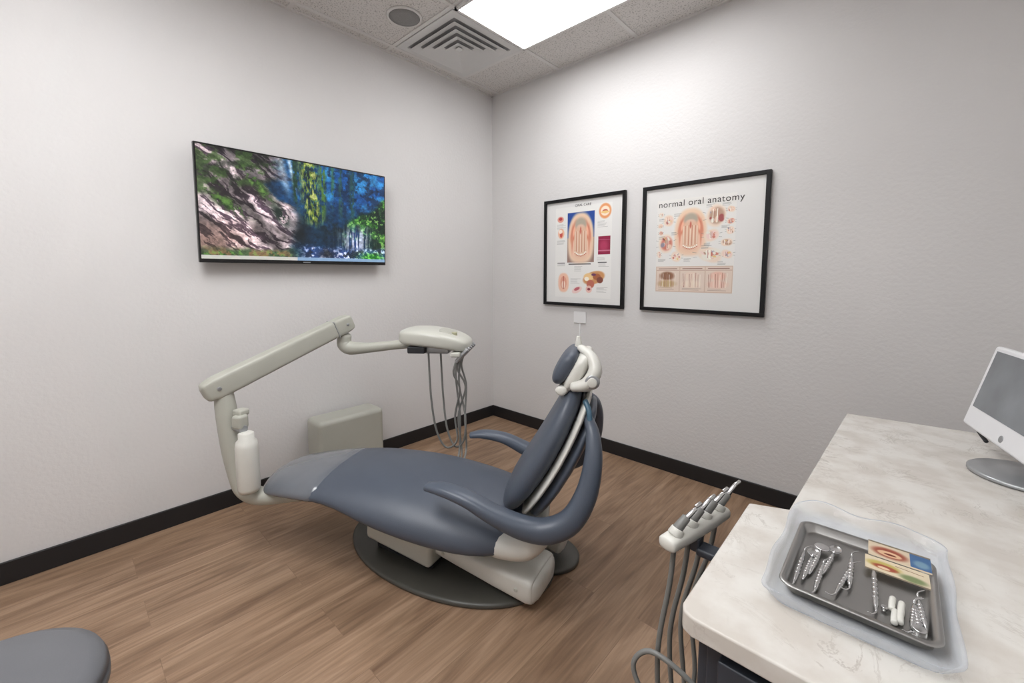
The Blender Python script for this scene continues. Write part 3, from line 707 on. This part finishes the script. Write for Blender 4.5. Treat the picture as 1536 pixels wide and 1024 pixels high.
# ---------------------------------------------------------------- tray
TX, TY, TZ = 2.599, -1.742, .763
cl = empty('clear_plastic_tray_cover', (2.60, -1.71, TZ))
def refring(hx, hy, r, z):
    pts = rrect(2.597, -1.712, hx, hy, r, z, seg=8); out = []
    for i in range(len(pts)):
        a, b = pts[i], pts[(i+1) % len(pts)]; L = (b-a).length; n = max(1, int(L/.012)) if L > .03 else 1
        for j in range(n): out.append(a.lerp(b, j/n))
    return out
ref = refring(.103, .168, .03, 0)
rings = []
for g, z, wv in [(-.02, .0015, 0), (-.004, .003, 0), (.0, .012, .6), (.004, .022, 1), (.009, .024, 1), (.009, .021, 1), (.006, .019, 1), (.002, .010, .6), (-.003, .0055, 0), (-.02, .0045, 0)]:
    out = []
    for p in ref:
        dx = p.x-2.597; dy = p.y+1.712
        q = Vector((2.597+dx*(1+g/.103), -1.712+dy*(1+g/.168), TZ+z))
        q.z += wv*(.003*math.sin(q.x*60+1)+.002*math.sin(q.y*45)); q.y += wv*.006*math.sin(q.x*55)*(1 if dy > .14 else 0); q.x += wv*.002*math.sin(q.y*40)
        out.append(q)
    rings.append(out)
loft('clear_shell', rings, M_clear, cl)

tr = empty('instrument_tray', (TX, TY, TZ+.01))
tz = TZ+.008
loft('steel_tray', [rrect(TX, TY, a, b, r, tz+z) for a, b, r, z in [(.07, .09, .01, .0), (.084, .104, .015, .001), (.088, .108, .017, .012), (.092, .113, .02, .013), (.093, .114, .02, .0145), (.092, .113, .02, .016), (.086, .106, .017, .0155), (.082, .102, .015, .004), (.078, .097, .013, .0025), (.04, .04, .01, .0022)]], M_traymetal, tr)
iz = tz+.0075
def instrument(nm, x, y, ang, L, kind, r=.0034):
    y -= .02
    d = Vector((math.sin(ang), math.cos(ang), 0)); c0 = Vector((x, y, iz)); sd = Vector((d.y, -d.x, 0))
    sweep(nm, [c0-d*L*.5, c0-d*L*.42, c0-d*L*.3, c0+d*L*.3, c0+d*L*.42, c0+d*L*.5+Z*.003], [.0012, .002, r, r, .002, .0014], M_steel, tr, n=10, k=3)
    for q in range(5):
        p = c0+d*L*(-.24+.1*q); cyl(nm+'_grip_%d' % q, p, p+d*.005, r*1.15, M_steel, tr, n=12)
    if kind in ('mirror', 'spoon'):
        p = c0+d*L*.58+Z*.003
        R2 = .0115 if kind == 'mirror' else .009
        asp_ = 1 if kind == 'mirror' else 1.5
        loft(nm+'_head', [[p+sd*(math.cos(2*math.pi*j/20)*r_)+d*(math.sin(2*math.pi*j/20)*r_*asp_)+Z*z for j in range(20)] for r_, z in [(.004, -.002), (R2, -.001), (R2, .001), (R2*.9, .0015 if kind == 'mirror' else .0), (.003, .001 if kind == 'mirror' else -.001)]], M_steel, tr)
    else:
        e_ = c0+d*L*.5+Z*.003
        sweep(nm+'_tip', [e_, e_+d*.008+sd*.003, e_+d*.012+sd*.009+Z*.002], [.0014, .001, .0005], M_steel, tr, n=8, k=3)
        e_ = c0-d*L*.5
        sweep(nm+'_tail', [e_, e_-d*.008-sd*.004, e_-d*.010-sd*.010+Z*.002], [.0014, .001, .0005], M_steel, tr, n=8, k=3)
instrument('mouth_mirror', 2.543, -1.728, .07, .085, 'mirror')
instrument('mouth_mirror_b', 2.560, -1.716, .10, .08, 'spoon')
instrument('scaler', 2.553, -1.765, .02, .09, 's')
instrument('spoon', 2.536, -1.752, .04, .08, 'spoon')
instrument('explorer', 2.589, -1.715, -.04, .10, 's', .0038)
instrument('explorer_b', 2.583, -1.745, .14, .10, 's', .003)
instrument('probe', 2.620, -1.738, -.06, .12, 's', .0036)
instrument('curette', 2.525, -1.757, .0, .11, 's')
instrument('excavator', 2.672, -1.755, -.1, .08, 's')
instrument('forceps_a', 2.663, -1.772, .05, .07, 's')
instrument('forceps_b', 2.667, -1.772, -.08, .07, 's')
for i, (x, y) in enumerate([(2.640, -1.782), (2.650, -1.786), (2.643, -1.812), (2.649, -1.806)]):
    sweep('cotton_roll_%d' % i, [(x, y-.014, iz), (x, y, iz+.001), (x+.001, y+.014, iz)], .0042, M_white, tr, n=10, k=3)
cyl('metal_cup', (2.668, -1.828, tz+.004), (2.668, -1.828, tz+.016), .008, M_steel, tr)
cyl('metal_cup_b', (2.632, -1.80, tz+.004), (2.632, -1.80, tz+.010), .004, M_steel, tr)
cc = Canvas(120, 60, (196, 180, 156)); cc.ell(.35, .55, .28, .3, (140, 72, 56), soft=.3); cc.ell(.35, .6, .2, .16, (206, 170, 136)); cc.ell(.36, .62, .1, .06, (110, 50, 40)); cc.rect(.68, .1, 1, .9, (66, 98, 138)); cc.ell(.85, .6, .12, .2, (110, 140, 160), soft=.4); cc.rect(0, 0, 1, .10, (120, 108, 92))
cd = Canvas(120, 60, (204, 190, 164)); cd.ell(.3, .45, .27, .25, (176, 160, 90), soft=.3); cd.ell(.32, .55, .2, .16, (146, 70, 52), soft=.3); cd.ell(.3, .6, .1, .08, (216, 188, 156)); cd.ell(.75, .7, .2, .2, (116, 128, 88), soft=.4); cd.line(.5, .2, .9, .25, .02, (120, 90, 70)); cd.rect(0, .90, 1, 1, (120, 108, 92))
cards = empty('patient_photo_cards', (2.65, -1.68, tz+.02))
cc.obj('card_a', (2.606, -1.644, tz+.026), (.078, .001, 0), (.002, -.034, -.009), M_paint, cards)
cd.obj('card_b', (2.604, -1.680, tz+.0165), (.078, .001, 0), (.002, -.034, -.006), M_paint, cards)

# ---------------------------------------------------------------- handpiece holder on counter side
hh = empty('handpiece_holder', (2.32, -1.64, .70))
H0 = Vector((2.294, -1.757, .70)); H1 = Vector((2.340, -1.545, .70)); hd = (H1-H0).normalized()
sweep('holder_bar', [H0, H0.lerp(H1, .33), H0.lerp(H1, .66), H1], [(.014, .020), (.016, .022), (.016, .022), (.014, .020)], M_white, hh, n=20, side=(0, 0, 1), power=3)
rbox('holder_mount', (2.365, -1.67, .665), (.072, .04, .018), M_cab, hh, bev=.006)
rbox('holder_mount_post', (2.325, -1.67, .675), (.02, .03, .03), M_cab, hh, bev=.004)
for i in range(4):
    p = H0.lerp(H1, .12+.255*i)
    lean = Vector((.015, .025, 0))
    cyl('cradle_%d' % i, p+Z*.010, p+Z*.024+lean*.3, .016, M_white, hh, r2=.014)
    cyl('handpiece_%d' % i, p+Z*.018, p+Z*.046+lean, .011, M_hose, hh, r2=.009)
    cyl('handpiece_body_%d' % i, p+Z*.044+lean, p+Z*(.062+.006*(i % 2))+lean*1.8, .006, M_steel, hh, r2=.004)
    cyl('handpiece_head_%d' % i, p+Z*(.066)+lean*1.8-hd*.004, p+Z*(.070)+lean*2+hd*.008, .004, M_steel, hh)
    dx = -.012-.006*i
    sweep('hose_%d' % i, [p-Z*.01, p+Vector((dx*.4, -.005, -.10)), p+Vector((dx*1.6, -.02+.006*i, -.25)), p+Vector((dx, -.01, -.42)), p+Vector((.03-.02*i, .0-.015*i, -.55)), p+Vector((.055, .02-.01*i, -.50)), Vector((2.398, p.y-.01, .32)), Vector((2.4, p.y-.01, .45))],
          .0056, M_hose, hh, n=9)
sweep('hose_loop', [Vector((2.398, -1.80, .36)), Vector((2.34, -1.80, .33)), Vector((2.27, -1.79, .36)), Vector((2.24, -1.785, .41)), Vector((2.27, -1.77, .45)), Vector((2.34, -1.765, .44)), Vector((2.398, -1.76, .40))], .0056, M_hose, hh, n=9)

# ---------------------------------------------------------------- monitor
mo = empty('desktop_monitor', (2.86, -1.04, .765))
mdir = Vector((.10, -.44, 0)).normalized()
mnorm = Vector((mdir.y, -mdir.x, 0)).normalized()
if mnorm.x > 0: mnorm = -mnorm
tl_ = math.radians(13)
mup = (Z*math.cos(tl_) - mnorm*math.sin(tl_)).normalized(); mf = (mnorm*math.cos(tl_)+Z*math.sin(tl_)).normalized()
C0 = Vector((2.778, -.815, .832)); MW, MH = .42, .237
cen = C0 + mdir*MW/2 + mup*MH/2
Rm = Matrix((( mf.x, mdir.x, mup.x, 0), (mf.y, mdir.y, mup.y, 0), (mf.z, mdir.z, mup.z, 0), (0, 0, 0, 1)))
M_mon = pmat('monitor_white', (226, 226, 228), .3, var=.01)
rbox('monitor_body', cen-mf*.012, (.028, MW, MH), M_mon, mo, rot=Rm, bev=.008)
M_lcd = pmat('monitor_lcd', (118, 122, 126), .12, var=.25, scale=5)
rbox('monitor_screen', cen+mf*.0023+mup*.022, (.002, MW-.045, MH-.072), M_lcd, mo, rot=Rm, bev=0)
cyl('monitor_logo', cen+mf*.0015-mup*(MH/2-.022), cen+mf*.0035-mup*(MH/2-.022), .009, M_alu, mo)
sweep('monitor_cable', [C0-mf*.02+mup*.03+mdir*.02, C0-mf*.03+mup*.02-mdir*.012, C0-mf*.04-mup*.01-mdir*.010, C0-mf*.05-mup*.03+mdir*.03], .005, M_dark, mo)
foot = cen-mf*.02; foot = Vector((foot.x+.02, foot.y, .763))
sweep('monitor_stand', [cen-mf*.03-mup*.05, cen-mf*.045-mup*.13, Vector((foot.x+.025, foot.y, .80)), Vector((foot.x+.01, foot.y, .769))], [(.045, .005)]*4, M_alu, mo, side=mdir)
lathe('monitor_foot', (foot.x-.015, foot.y, .7625), [(.09, 0), (.1, .002), (.1, .008), (.096, .011), (.02, .013)], M_alu, mo)

# ---------------------------------------------------------------- stool
st = empty('rolling_stool', (1.45, -2.76, 0))
lathe('stool_seat', (1.45, -2.76, .415), [(.05, 0), (.17, 0), (.185, .01), (.195, .035), (.195, .052), (.191, .056), (.194, .060), (.188, .076), (.165, .088), (.1, .094), (.02, .095)], M_stool, st, n=56)
cyl('stool_column', (1.45, -2.76, .09), (1.45, -2.76, .415), .025, M_steel, st)
cyl('stool_hub', (1.45, -2.76, .07), (1.45, -2.76, .14), .045, M_dark, st)
for i in range(5):
    a = 2*math.pi*i/5+.3; dv = Vector((math.cos(a), math.sin(a), 0)); c0 = Vector((1.45, -2.76, 0))
    sweep('stool_leg_%d' % i, [c0+Z*.10, c0+dv*.12+Z*.09, c0+dv*.25+Z*.065], [(.022, .015), (.018, .013), (.014, .01)], M_dark, st, side=Z.cross(dv))
    w = c0+dv*.25; t_ = Z.cross(dv)
    cyl('stool_caster_%d' % i, w+Z*.026-t_*.014, w+Z*.026+t_*.014, .025, M_black, st)

# ---------------------------------------------------------------- camera, world, colour
cam = bpy.data.cameras.new('camera'); co = link(bpy.data.objects.new('camera', cam))
co.location = (2.62, -2.59, 1.265)
co.rotation_euler = (math.radians(90-5.34), 0, math.radians(42.7))
cam.sensor_width = 36; cam.lens = 631/1536*36; cam.shift_y = -43/1536; cam.clip_start = .02
sc.camera = co
w = bpy.data.worlds.new('world'); sc.world = w; w.use_nodes = True
w.node_tree.nodes['Background'].inputs[0].default_value = (.6, .6, .6, 1); w.node_tree.nodes['Background'].inputs[1].default_value = .3
sc.view_settings.view_transform = 'Standard'
sc.view_settings.look = 'None'
